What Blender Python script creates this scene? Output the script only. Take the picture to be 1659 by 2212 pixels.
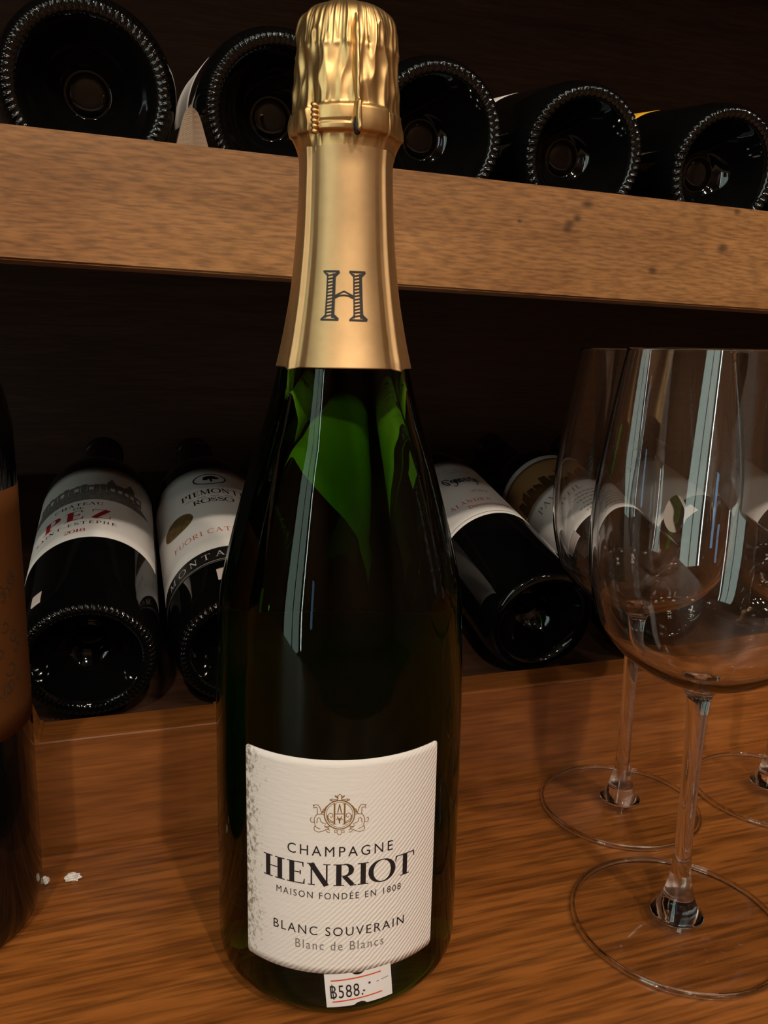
import bpy, bmesh, math, random
from mathutils import Vector, Matrix, noise

random.seed(7)
for o in list(bpy.data.objects):
    bpy.data.objects.remove(o)
scene = bpy.context.scene
COL = scene.collection
PI = math.pi

# ------------------------------------------------------------------ camera
FPX = 1780.0                       # focal length in pixels of the 1659 x 2212 frame
YAW, PITCH, ROLL = math.radians(18.389), 0.19628, 0.021668
cam_d = bpy.data.cameras.new('camera')
cam_d.sensor_fit = 'VERTICAL'
cam_d.sensor_height = 24.0
cam_d.lens = 24.0 * FPX / 2212.0
cam_d.clip_start = 0.01
cam = bpy.data.objects.new('camera', cam_d)
COL.objects.link(cam)
fwd = Vector((math.sin(YAW) * math.cos(PITCH), math.cos(YAW) * math.cos(PITCH), -math.sin(PITCH)))
r0 = Vector((math.cos(YAW), -math.sin(YAW), 0))
u0 = r0.cross(fwd)
cr, sr = math.cos(ROLL), math.sin(ROLL)
rv = r0 * cr + u0 * sr
uv = -r0 * sr + u0 * cr
M = Matrix((rv, uv, -fwd)).transposed().to_4x4()
M.translation = Vector((0, 0, 0.2254))
cam.matrix_world = M
scene.camera = cam

# ------------------------------------------------------------------ world, exposure, lamps
w = bpy.data.worlds.new('world')
scene.world = w
w.use_nodes = True
w.node_tree.nodes['Background'].inputs[0].default_value = (1.0, 0.86, 0.72, 1)
w.node_tree.nodes['Background'].inputs[1].default_value = 0.008
scene.view_settings.view_transform = 'Standard'
scene.view_settings.look = 'None'
scene.view_settings.exposure = -0.27
scene.view_settings.gamma = 1.0
scene.view_settings.use_curve_mapping = False

LAMPS = [  # x, y, watts : downlights sunk in the ceiling in front of the rack
    (-0.68, -2.12, 122.0),
    (0.47, -2.12, 122.0),
    (-0.70, -3.10, 30.0),
    (0.70, -3.10, 30.0),
    (1.60, -1.95, 42.0),
    (-0.10, -1.10, 4.0),
    (0.95, -1.20, 4.0),
    (-1.20, -1.30, 4.0),
    (1.30, -3.00, 4.0),
]
CEIL = 2.50

# ------------------------------------------------------------------ materials
def nt(name):
    m = bpy.data.materials.new(name)
    m.use_nodes = True
    t = m.node_tree
    for n in list(t.nodes):
        t.nodes.remove(n)
    out = t.nodes.new('ShaderNodeOutputMaterial')
    return m, t, out

def N(t, typ, **kw):
    n = t.nodes.new(typ)
    for k, v in kw.items():
        if k.startswith('i_'):
            n.inputs[k[2:].replace('_', ' ')].default_value = v
        else:
            setattr(n, k, v)
    return n

def pbsdf(t, out, col, rough, metal=0.0, **kw):
    b = N(t, 'ShaderNodeBsdfPrincipled')
    b.inputs['Base Color'].default_value = (*col, 1)
    b.inputs['Roughness'].default_value = rough
    b.inputs['Metallic'].default_value = metal
    for k, v in kw.items():
        b.inputs[k.replace('_', ' ')].default_value = v
    t.links.new(b.outputs[0], out.inputs[0])
    return b

def plain(name, col, rough=0.5, metal=0.0, nz=0.06, scale=60.0, **kw):
    """principled with a slight procedural mottle"""
    m, t, out = nt(name)
    b = pbsdf(t, out, col, rough, metal, **kw)
    tc = N(t, 'ShaderNodeTexCoord')
    n = N(t, 'ShaderNodeTexNoise', i_Scale=scale, i_Detail=4.0)
    t.links.new(tc.outputs['Object'], n.inputs['Vector'])
    r = N(t, 'ShaderNodeValToRGB')
    r.color_ramp.elements[0].position = 0.3
    r.color_ramp.elements[1].position = 0.7
    r.color_ramp.elements[0].color = (*[c * (1 - nz) for c in col], 1)
    r.color_ramp.elements[1].color = (*[min(1, c * (1 + nz)) for c in col], 1)
    t.links.new(n.outputs['Fac'], r.inputs['Fac'])
    t.links.new(r.outputs['Color'], b.inputs['Base Color'])
    return m

def wood(name, dark, mid, light, rough=0.42, streak=1.0, fleck=0.5, knots=(), off=0.0, g1=(6.0, 115.0), g2=(34.0, 480.0)):
    m, t, out = nt(name)
    b = pbsdf(t, out, mid, rough)
    L = t.links.new
    tc = N(t, 'ShaderNodeTexCoord')
    mp = N(t, 'ShaderNodeMapping')
    mp.inputs['Location'].default_value = (off, off * 1.7, off * .6)
    mp.inputs['Scale'].default_value = (g1[0], g1[1], g1[1])
    L(tc.outputs['Object'], mp.inputs['Vector'])
    n1 = N(t, 'ShaderNodeTexNoise', i_Scale=1.0, i_Detail=7.0, i_Roughness=0.62, i_Distortion=0.12)
    L(mp.outputs[0], n1.inputs['Vector'])
    r1 = N(t, 'ShaderNodeValToRGB')
    e = r1.color_ramp.elements
    e[0].position, e[1].position = 0.28, 0.74
    e[0].color, e[1].color = (*dark, 1), (*light, 1)
    k = e.new(0.5)
    k.color = (*mid, 1)
    L(n1.outputs['Fac'], r1.inputs['Fac'])
    # large soft variation
    mp3 = N(t, 'ShaderNodeMapping')
    mp3.inputs['Scale'].default_value = (5.0, 14.0, 14.0)
    L(tc.outputs['Object'], mp3.inputs['Vector'])
    n3 = N(t, 'ShaderNodeTexNoise', i_Scale=1.0, i_Detail=3.0)
    L(mp3.outputs[0], n3.inputs['Vector'])
    r3 = N(t, 'ShaderNodeMapRange')
    r3.inputs['From Min'].default_value = 0.3
    r3.inputs['From Max'].default_value = 0.7
    r3.inputs['To Min'].default_value = 0.82
    r3.inputs['To Max'].default_value = 1.12
    L(n3.outputs['Fac'], r3.inputs['Value'])
    # pores
    mp2 = N(t, 'ShaderNodeMapping')
    mp2.inputs['Scale'].default_value = (g2[0], g2[1], g2[1])
    L(tc.outputs['Object'], mp2.inputs['Vector'])
    n2 = N(t, 'ShaderNodeTexNoise', i_Scale=1.0, i_Detail=2.0)
    L(mp2.outputs[0], n2.inputs['Vector'])
    r2 = N(t, 'ShaderNodeMapRange')
    r2.inputs['From Min'].default_value = 0.34
    r2.inputs['From Max'].default_value = 0.62
    r2.inputs['To Min'].default_value = 1.0 - fleck
    r2.inputs['To Max'].default_value = 1.06
    L(n2.outputs['Fac'], r2.inputs['Value'])
    mul = N(t, 'ShaderNodeMath', operation='MULTIPLY')
    L(r2.outputs[0], mul.inputs[0])
    L(r3.outputs[0], mul.inputs[1])
    last = mul
    # knots: small dark eyes at fixed places on the board
    for (kx, ky, kz, rad) in knots:
        d = N(t, 'ShaderNodeVectorMath', operation='SUBTRACT')
        L(tc.outputs['Object'], d.inputs[0])
        d.inputs[1].default_value = (kx, ky, kz)
        s = N(t, 'ShaderNodeVectorMath', operation='MULTIPLY')
        L(d.outputs[0], s.inputs[0])
        s.inputs[1].default_value = (0.7, 0.0, 1.0)
        ln = N(t, 'ShaderNodeVectorMath', operation='LENGTH')
        L(s.outputs[0], ln.inputs[0])
        mr = N(t, 'ShaderNodeMapRange')
        mr.inputs['From Min'].default_value = rad * 0.25
        mr.inputs['From Max'].default_value = rad
        mr.inputs['To Min'].default_value = 0.35
        mr.inputs['To Max'].default_value = 1.0
        L(ln.outputs['Value'], mr.inputs['Value'])
        mm = N(t, 'ShaderNodeMath', operation='MULTIPLY')
        L(last.outputs[0], mm.inputs[0])
        L(mr.outputs[0], mm.inputs[1])
        last = mm
    vm = N(t, 'ShaderNodeVectorMath', operation='SCALE')
    L(r1.outputs['Color'], vm.inputs[0])
    L(last.outputs[0], vm.inputs['Scale'])
    L(vm.outputs[0], b.inputs['Base Color'])
    bp = N(t, 'ShaderNodeBump', i_Strength=0.12 * streak, i_Distance=0.0006)
    L(n2.outputs['Fac'], bp.inputs['Height'])
    L(bp.outputs[0], b.inputs['Normal'])
    rr = N(t, 'ShaderNodeMapRange')
    rr.inputs['To Min'].default_value = rough - 0.08
    rr.inputs['To Max'].default_value = rough + 0.1
    L(n1.outputs['Fac'], rr.inputs['Value'])
    L(rr.outputs[0], b.inputs['Roughness'])
    return m

def emit(name, col, s):
    m, t, out = nt(name)
    e = N(t, 'ShaderNodeEmission')
    e.inputs[0].default_value = (*col, 1)
    e.inputs[1].default_value = s
    t.links.new(e.outputs[0], out.inputs[0])
    return m

def thin_glass(name, tint=(0.985, 0.985, 0.98)):
    """clear blown glass wall: every surface passes light straight and mirrors by Schlick's law"""
    m, t, out = nt(name)
    L = t.links.new
    lw = N(t, 'ShaderNodeLayerWeight', i_Blend=0.5)
    pw = N(t, 'ShaderNodeMath', operation='POWER')
    pw.inputs[1].default_value = 5.0
    L(lw.outputs['Facing'], pw.inputs[0])
    ma = N(t, 'ShaderNodeMath', operation='MULTIPLY_ADD')
    ma.inputs[1].default_value = 0.95
    ma.inputs[2].default_value = 0.045
    L(pw.outputs[0], ma.inputs[0])
    tr = N(t, 'ShaderNodeBsdfTransparent')
    tr.inputs[0].default_value = (*tint, 1)
    gl = N(t, 'ShaderNodeBsdfGlossy')
    gl.inputs['Roughness'].default_value = 0.015
    gl.inputs['Color'].default_value = (1, 1, 1, 1)
    mx = N(t, 'ShaderNodeMixShader')
    L(ma.outputs[0], mx.inputs[0])
    L(tr.outputs[0], mx.inputs[1])
    L(gl.outputs[0], mx.inputs[2])
    L(mx.outputs[0], out.inputs[0])
    return m

def solid_glass(name, tint=(1, 1, 1), ior=1.5):
    m, t, out = nt(name)
    g = N(t, 'ShaderNodeBsdfGlass', i_IOR=ior, i_Roughness=0.0)
    g.inputs['Color'].default_value = (*tint, 1)
    t.links.new(g.outputs[0], out.inputs[0])
    return m

def green_glass(name):
    m, t, out = nt(name)
    g = N(t, 'ShaderNodeBsdfGlass', i_IOR=1.36, i_Roughness=0.0)
    g.inputs['Color'].default_value = (0.93, 0.97, 0.9, 1)
    va = N(t, 'ShaderNodeVolumeAbsorption', i_Density=125.0)
    va.inputs['Color'].default_value = (0.56, 0.75, 0.13, 1)
    t.links.new(g.outputs[0], out.inputs['Surface'])
    t.links.new(va.outputs[0], out.inputs['Volume'])
    return m

def paper(name, col, emboss=False, dirt=False, rough=0.7, spec=.35):
    """label stock; UV runs 0..1 across and up the label"""
    m, t, out = nt(name)
    b = pbsdf(t, out, col, rough, Specular_IOR_Level=spec)
    L = t.links.new
    tc = N(t, 'ShaderNodeTexCoord')
    fine = N(t, 'ShaderNodeTexNoise', i_Scale=900.0, i_Detail=3.0)
    L(tc.outputs['Object'], fine.inputs['Vector'])
    height = fine.outputs['Fac']
    if emboss:
        sep = N(t, 'ShaderNodeSeparateXYZ')
        L(tc.outputs['UV'], sep.inputs[0])
        mp = N(t, 'ShaderNodeMapping')
        mp.inputs['Rotation'].default_value = (0, 0, math.radians(-42))
        L(tc.outputs['UV'], mp.inputs['Vector'])
        wv = N(t, 'ShaderNodeTexWave', bands_direction='Y', i_Scale=17.0, i_Distortion=2.0, i_Detail=2.0)
        wv.inputs['Detail Scale'].default_value = 1.5
        L(mp.outputs[0], wv.inputs['Vector'])
        # stronger to the lower right, fading to the upper left
        g = N(t, 'ShaderNodeMath', operation='SUBTRACT')
        L(sep.outputs['X'], g.inputs[0])
        sc = N(t, 'ShaderNodeMath', operation='MULTIPLY')
        L(sep.outputs['Y'], sc.inputs[0])
        sc.inputs[1].default_value = 0.75
        L(sc.outputs[0], g.inputs[1])
        mr = N(t, 'ShaderNodeMapRange')
        mr.inputs['From Min'].default_value = -0.15
        mr.inputs['From Max'].default_value = 0.45
        L(g.outputs[0], mr.inputs['Value'])
        mw = N(t, 'ShaderNodeMath', operation='MULTIPLY')
        L(wv.outputs['Fac'], mw.inputs[0])
        L(mr.outputs[0], mw.inputs[1])
        mp2 = N(t, 'ShaderNodeMapping')
        mp2.inputs['Scale'].default_value = (14, 60, 1)
        mp2.inputs['Rotation'].default_value = (0, 0, math.radians(12))
        L(tc.outputs['UV'], mp2.inputs['Vector'])
        n2 = N(t, 'ShaderNodeTexNoise', i_Scale=1.0, i_Detail=3.0)
        L(mp2.outputs[0], n2.inputs['Vector'])
        ad = N(t, 'ShaderNodeMath', operation='MULTIPLY_ADD')
        L(n2.outputs['Fac'], ad.inputs[0])
        ad.inputs[1].default_value = 0.7
        L(mw.outputs[0], ad.inputs[2])
        height = ad.outputs[0]
    bp = N(t, 'ShaderNodeBump', i_Strength=0.34 if emboss else 0.15, i_Distance=0.0005 if emboss else 0.0002)
    L(height, bp.inputs['Height'])
    L(bp.outputs[0], b.inputs['Normal'])
    if dirt:
        sep2 = N(t, 'ShaderNodeSeparateXYZ')
        L(tc.outputs['UV'], sep2.inputs[0])
        mr2 = N(t, 'ShaderNodeMapRange')      # only near the left edge
        mr2.inputs['From Min'].default_value = 0.0
        mr2.inputs['From Max'].default_value = 0.24
        mr2.inputs['To Min'].default_value = 0.20
        mr2.inputs['To Max'].default_value = -0.12
        L(sep2.outputs['X'], mr2.inputs['Value'])
        mp4 = N(t, 'ShaderNodeMapping')
        mp4.inputs['Scale'].default_value = (42, 30, 1)
        mp4.inputs['Rotation'].default_value = (0, 0, 0.12)
        L(tc.outputs['UV'], mp4.inputs['Vector'])
        n4 = N(t, 'ShaderNodeTexNoise', i_Scale=1.0, i_Detail=5.0, i_Roughness=0.7)
        L(mp4.outputs[0], n4.inputs['Vector'])
        n5 = N(t, 'ShaderNodeTexNoise', i_Scale=5.0, i_Detail=2.0)
        L(tc.outputs['UV'], n5.inputs['Vector'])
        s1 = N(t, 'ShaderNodeMath', operation='ADD')
        L(n4.outputs['Fac'], s1.inputs[0])
        L(mr2.outputs[0], s1.inputs[1])
        s2 = N(t, 'ShaderNodeMath', operation='MULTIPLY_ADD')
        L(n5.outputs['Fac'], s2.inputs[0])
        s2.inputs[1].default_value = 0.35
        L(s1.outputs[0], s2.inputs[2])
        rp = N(t, 'ShaderNodeMapRange')
        rp.inputs['From Min'].default_value = 0.80
        rp.inputs['From Max'].default_value = 0.94
        rp.inputs['To Max'].default_value = 0.8
        L(s2.outputs[0], rp.inputs['Value'])
        mx = N(t, 'ShaderNodeMix', data_type='RGBA')
        L(rp.outputs[0], mx.inputs['Factor'])
        mx.inputs['A'].default_value = (*col, 1)
        mx.inputs['B'].default_value = (0.16, 0.12, 0.05, 1)
        L(mx.outputs['Result'], b.inputs['Base Color'])
    return m

M_RAIL = wood('walnut_rail', (0.26, 0.108, 0.032), (0.37, 0.165, 0.053), (0.46, 0.215, 0.074), rough=0.5, fleck=0.40, g1=(5.0, 60.0), g2=(110.0, 800.0),
              knots=[(0.0665, 0, 0.0088, 0.0026), (0.0652, 0, 0.0064, 0.0024), (0.0752, 0, 0.0185, 0.0030),
                     (0.0702, 0, 0.0117, 0.0022), (0.115, 0, -0.0094, 0.0024), (0.1554, 0, 0.0042, 0.0032), (0.040, 0, 0.0078, 0.0012), (0.162, 0, 0.0225, 0.0022)])
M_LOW = wood('oiled_rail', (0.215, 0.068, 0.014), (0.29, 0.097, 0.020), (0.35, 0.122, 0.028), rough=0.36, fleck=0.3, off=3.1)
M_COUNTER = wood('oiled_counter', (0.235, 0.072, 0.014), (0.305, 0.098, 0.019), (0.365, 0.124, 0.026), rough=0.33, fleck=0.5, off=5.3)
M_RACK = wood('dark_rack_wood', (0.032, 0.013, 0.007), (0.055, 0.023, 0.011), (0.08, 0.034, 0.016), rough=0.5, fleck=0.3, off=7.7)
M_DARKGLASS = plain('dark_bottle_glass', (0.003, 0.003, 0.003), 0.045, nz=0.2, IOR=1.52)
M_CHAMP = green_glass('green_champagne_glass')
M_GOLD = plain('gold_foil', (0.64, 0.42, 0.21), 0.50, 1.0, nz=0.04, scale=300)
M_GOLD2 = plain('gold_foil_crumpled', (0.68, 0.44, 0.19), 0.43, 1.0, nz=0.05, scale=400)
M_INK = plain('black_ink', (0.012, 0.010, 0.012), 0.5)
M_INKG = plain('grey_ink', (0.19, 0.175, 0.165), 0.6)
M_GOLDINK = plain('gold_ink', (0.30, 0.155, 0.03), 0.35, 0.35)
M_REDINK = plain('red_ink', (0.36, 0.012, 0.02), 0.6)
M_ORANGEINK = plain('orange_red_ink', (0.62, 0.09, 0.03), 0.6)
M_WHITEINK = plain('white_ink', (0.62, 0.58, 0.54), 0.6)
M_LABEL = paper('embossed_label_paper', (0.80, 0.755, 0.72), emboss=True, dirt=True)
M_PAPER = paper('label_paper', (0.78, 0.74, 0.71))
M_STICKER = paper('sticker_paper', (0.80, 0.78, 0.78), rough=0.5)
M_PINKST = paper('pink_sticker_paper', (0.78, 0.64, 0.60), rough=0.5)
M_KRAFT = paper('brown_label_paper', (0.115, 0.040, 0.0105), rough=0.85, spec=.08)  # brown darkened to carry the shade on the left bottle's label
M_BLACKLABEL = plain('black_label', (0.012, 0.011, 0.011), 0.45)
M_YELLOW = paper('yellow_label_paper', (0.85, 0.45, 0.02))
M_TAN = paper('tan_label_paper', (0.48, 0.27, 0.11))
M_BROWNINK = plain('brown_ink', (0.10, 0.045, 0.015), 0.6, nz=0.4, scale=150)
M_SHADEINK = plain('engraving_grey', (0.17, 0.155, 0.145), 0.7, nz=0.35, scale=500)
M_MEDAL = plain('bronze_medal', (0.20, 0.125, 0.045), 0.45, 0.3, nz=0.4, scale=250)
M_BOWL = thin_glass('clear_glass_wall')
M_STEM = solid_glass('clear_glass')
M_SCRAP = paper('white_scrap', (0.82, 0.80, 0.76))
M_CRADLE = None
M_WALL = plain('room_wall', (0.24, 0.13, 0.075), 0.8, scale=6)
M_FLOOR = wood('floor_boards', (0.10, 0.05, 0.025), (0.16, 0.08, 0.04), (0.22, 0.12, 0.06), rough=0.4, off=2.2)
M_CEIL = plain('ceiling_paint', (0.14, 0.12, 0.10), 0.9, scale=5)
M_FRAME = plain('window_frame', (0.10, 0.06, 0.03), 0.5)
M_PANE = emit('daylit_pane', (0.74, 0.93, 0.81), 3.2)
M_BRIGHT = emit('daylit_pane_bright', (0.82, 0.98, 0.93), 24.0)
M_PANE2 = emit('daylit_pane_blue', (0.35, 0.65, 1.0), 3.0)
M_LENS = emit('lamp_lens', (1.0, 0.88, 0.72), 170.0)
M_METAL = plain('lamp_housing', (0.5, 0.5, 0.5), 0.4, 0.8)

# ------------------------------------------------------------------ object helpers
def mesh(name, verts, faces, mat, parent=None, smooth=False, uvs=None):
    me = bpy.data.meshes.new(name)
    me.from_pydata(verts, [], faces)
    if uvs is not None:
        l = me.uv_layers.new(name='UVMap')
        for lp in me.loops:
            l.data[lp.index].uv = uvs[lp.vertex_index]
    if smooth:
        me.polygons.foreach_set('use_smooth', [True] * len(me.polygons))
    me.materials.append(mat)
    me.update()
    o = bpy.data.objects.new(name, me)
    COL.objects.link(o)
    if parent:
        o.parent = parent
    return o

def thing(name, label, cat, loc=(0, 0, 0), rot=(0, 0, 0), group=None):
    o = bpy.data.objects.new(name, None)
    o.empty_display_size = 0.02
    COL.objects.link(o)
    o.location = loc
    o.rotation_euler = rot
    o['label'] = label
    o['category'] = cat
    if group:
        o['group'] = group
    return o

def box(name, x0, x1, y0, y1, z0, z1, mat, parent=None, bev=0.0, org=None):
    bm = bmesh.new()
    bmesh.ops.create_cube(bm, size=1)
    cx, cy, cz = org if org else ((x0 + x1) / 2, (y0 + y1) / 2, (z0 + z1) / 2)
    for v in bm.verts:
        v.co = ((x0 + x1) / 2 - cx + v.co.x * (x1 - x0), (y0 + y1) / 2 - cy + v.co.y * (y1 - y0), (z0 + z1) / 2 - cz + v.co.z * (z1 - z0))
    if bev:
        bmesh.ops.bevel(bm, geom=list(bm.edges), offset=bev, segments=2, affect='EDGES')
    me = bpy.data.meshes.new(name)
    bm.to_mesh(me)
    bm.free()
    me.materials.append(mat)
    o = bpy.data.objects.new(name, me)
    COL.objects.link(o)
    o.location = (cx, cy, cz)
    if parent:
        o.parent = parent
    return o

def catmull(pts, sub=6):
    """smooth a profile polyline"""
    out = []
    n = len(pts)
    for i in range(n - 1):
        p0 = pts[max(i - 1, 0)]
        p1, p2 = pts[i], pts[i + 1]
        p3 = pts[min(i + 2, n - 1)]
        for k in range(sub):
            t = k / sub
            out.append(tuple(0.5 * ((2 * p1[j]) + (-p0[j] + p2[j]) * t + (2 * p0[j] - 5 * p1[j] + 4 * p2[j] - p3[j]) * t * t
                                    + (-p0[j] + 3 * p1[j] - 3 * p2[j] + p3[j]) * t ** 3) for j in range(2)))
    out.append(tuple(pts[-1]))
    return out

def lathe(name, prof, mat, parent=None, n=96, fn=None, closed=False, smooth=True):
    """prof = [(r, z)...]; r==0 at an end makes a pole. fn(a, r, z, i) -> (r, z) adds relief"""
    verts, faces, rows = [], [], []
    for i, (r, z) in enumerate(prof):
        if r <= 1e-7:
            rows.append([len(verts)])
            verts.append((0, 0, z))
        else:
            row = []
            for k in range(n):
                a = 2 * PI * k / n
                rr, zz = fn(a, r, z, i) if fn else (r, z)
                row.append(len(verts))
                verts.append((rr * math.sin(a), -rr * math.cos(a), zz))
            rows.append(row)
    pairs = list(zip(rows[:-1], rows[1:]))
    if closed:
        pairs.append((rows[-1], rows[0]))
    for A, B in pairs:
        if len(A) == 1 and len(B) == 1:
            continue
        for k in range(n):
            k2 = (k + 1) % n
            if len(A) == 1:
                faces.append((A[0], B[k2], B[k]))
            elif len(B) == 1:
                faces.append((A[k], A[k2], B[0]))
            else:
                faces.append((A[k], A[k2], B[k2], B[k]))
    return mesh(name, verts, faces, mat, parent, smooth)

def on_cyl(r):
    """map (u, v) in metres, u across and v up, onto a cylinder of radius r facing -Y"""
    return lambda u, v: (r * math.sin(u / r), -r * math.cos(u / r), v)

def wrap_label(name, r, u0, u1, v0, v1, mat, parent, thick=0.00018, corner=0.0015, nu=64, nv=10):
    """a paper label bent round a cylinder: outer face and its cut edges, rounded corners"""
    verts, uvs, faces = [], [], []
    R = r + thick
    f, g = on_cyl(R), on_cyl(r - 0.0002)
    def vlim(u):
        d = min(u - u0, u1 - u)
        if d < corner:
            c = corner - math.sqrt(max(0, corner ** 2 - (corner - d) ** 2))
        else:
            c = 0
        return c
    us = [u0 + (u1 - u0) * i / nu for i in range(nu + 1)]
    us = sorted(set(us + [u0 + corner * k / 5 for k in range(6)] + [u1 - corner * k / 5 for k in range(6)]))
    for u in us:
        c = vlim(u)
        for j in range(nv + 1):
            v = v0 + c + (v1 - v0 - 2 * c) * j / nv
            uu = u / r * R
            verts.append(f(uu, v))
            uvs.append(((u - u0) / (u1 - u0), (v - v0) / (v1 - v0)))
    m = nv + 1
    n = len(us)
    for i in range(n - 1):
        for j in range(nv):
            faces.append((i * m + j, (i + 1) * m + j, (i + 1) * m + j + 1, i * m + j + 1))
    rim = [i * m for i in range(n)] + [(n - 1) * m + j for j in range(1, m)] + [i * m + nv for i in range(n - 2, -1, -1)] + [j for j in range(nv - 1, 0, -1)]
    base = len(verts)
    for q in rim:
        x, y, z = verts[q]
        s = (r - 0.0002) / R
        verts.append((x * s, y * s, z))
        uvs.append(uvs[q])
    L = len(rim)
    for k in range(L):
        k2 = (k + 1) % L
        faces.append((rim[k2], rim[k], base + k, base + k2))
    return mesh(name, verts, faces, mat, parent, True, uvs)

# ---- flat lettering: polygons in 2D, later bent onto the surface --------------------------
class Ink:
    def __init__(s):
        s.p, s.f = [], []
    def quadstrip(s, L, R):
        b = len(s.p)
        for a, c in zip(L, R):
            s.p += [a, c]
        for i in range(len(L) - 1):
            s.f.append((b + 2 * i, b + 2 * i + 1, b + 2 * i + 3, b + 2 * i + 2))
    def line(s, x0, y0, x1, y1, w, w1=None, k=4):
        w1 = w if w1 is None else w1
        d = math.hypot(x1 - x0, y1 - y0) or 1e-9
        nx, ny = -(y1 - y0) / d, (x1 - x0) / d
        L, R = [], []
        for i in range(k + 1):
            t = i / k
            x, y, ww = x0 + (x1 - x0) * t, y0 + (y1 - y0) * t, (w + (w1 - w) * t) / 2
            L.append((x + nx * ww, y + ny * ww))
            R.append((x - nx * ww, y - ny * ww))
        s.quadstrip(L, R)
    def hbar(s, x0, x1, y, w):
        s.line(x0, y, x1, y, w)
    def poly(s, pts, w, closed=False):
        n = len(pts)
        L, R = [], []
        for i in range(n):
            a = pts[(i - 1) % n] if (closed or i > 0) else pts[i]
            b = pts[(i + 1) % n] if (closed or i < n - 1) else pts[i]
            dx, dy = b[0] - a[0], b[1] - a[1]
            d = math.hypot(dx, dy) or 1e-9
            L.append((pts[i][0] - dy / d * w / 2, pts[i][1] + dx / d * w / 2))
            R.append((pts[i][0] + dy / d * w / 2, pts[i][1] - dx / d * w / 2))
        if closed:
            L.append(L[0])
            R.append(R[0])
        s.quadstrip(L, R)
    def arc(s, cx, cy, rx, ry, a0, a1, T, t, k=20):
        """an arc whose stroke is T wide where it runs upright and t where it runs level"""
        L, R = [], []
        for i in range(k + 1):
            a = math.radians(a0 + (a1 - a0) * i / k)
            c, n = math.cos(a), math.sin(a)
            w = t + (T - t) * abs(c) ** 1.6
            h = w / 2
            L.append((cx + (rx - h) * c, cy + (ry - h) * n))
            R.append((cx + (rx + h) * c, cy + (ry + h) * n))
        s.quadstrip(L, R)
    def fill(s, pts, k=24):
        """fill an outline that is simple from left to right, in columns so that it can bend"""
        xa, xb = min(p[0] for p in pts), max(p[0] for p in pts)
        e = (xb - xa) * 1e-4
        L, R = [], []
        for i in range(k + 1):
            x = xa + e + (xb - xa - 2 * e) * i / k
            ys = []
            for (x0, y0), (x1, y1) in zip(pts, pts[1:] + pts[:1]):
                if (x0 - x) * (x1 - x) <= 0 and x0 != x1:
                    ys.append(y0 + (y1 - y0) * (x - x0) / (x1 - x0))
            if ys:
                L.append((x, max(ys)))
                R.append((x, min(ys)))
        s.quadstrip(L, R)
    def ellipse(s, cx, cy, rx, ry, k=24):
        s.fill([(cx + rx * math.cos(2 * PI * i / k), cy + ry * math.sin(2 * PI * i / k)) for i in range(k)])
    def box(s):
        xs = [p[0] for p in s.p]
        ys = [p[1] for p in s.p]
        return min(xs), max(xs), min(ys), max(ys)
    def fit(s, u0, u1, v0, v1, shear=0.0):
        a, b, c, d = s.box()
        s.p = [(u0 + (x - a) / (b - a) * (u1 - u0), v0 + (y - c) / (d - c) * (v1 - v0)) for x, y in s.p]
        if shear:
            m = (u0 + u1) / 2
            s.p = [(x, y + (x - m) * shear) for x, y in s.p]
        return s
    def add(s, o):
        b = len(s.p)
        s.p += o.p
        s.f += [tuple(i + b for i in q) for q in o.f]
        return s
    def put(s, name, fmap, mat, parent):
        return mesh(name, [fmap(x, y) for x, y in s.p], s.f, mat, parent)

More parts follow.
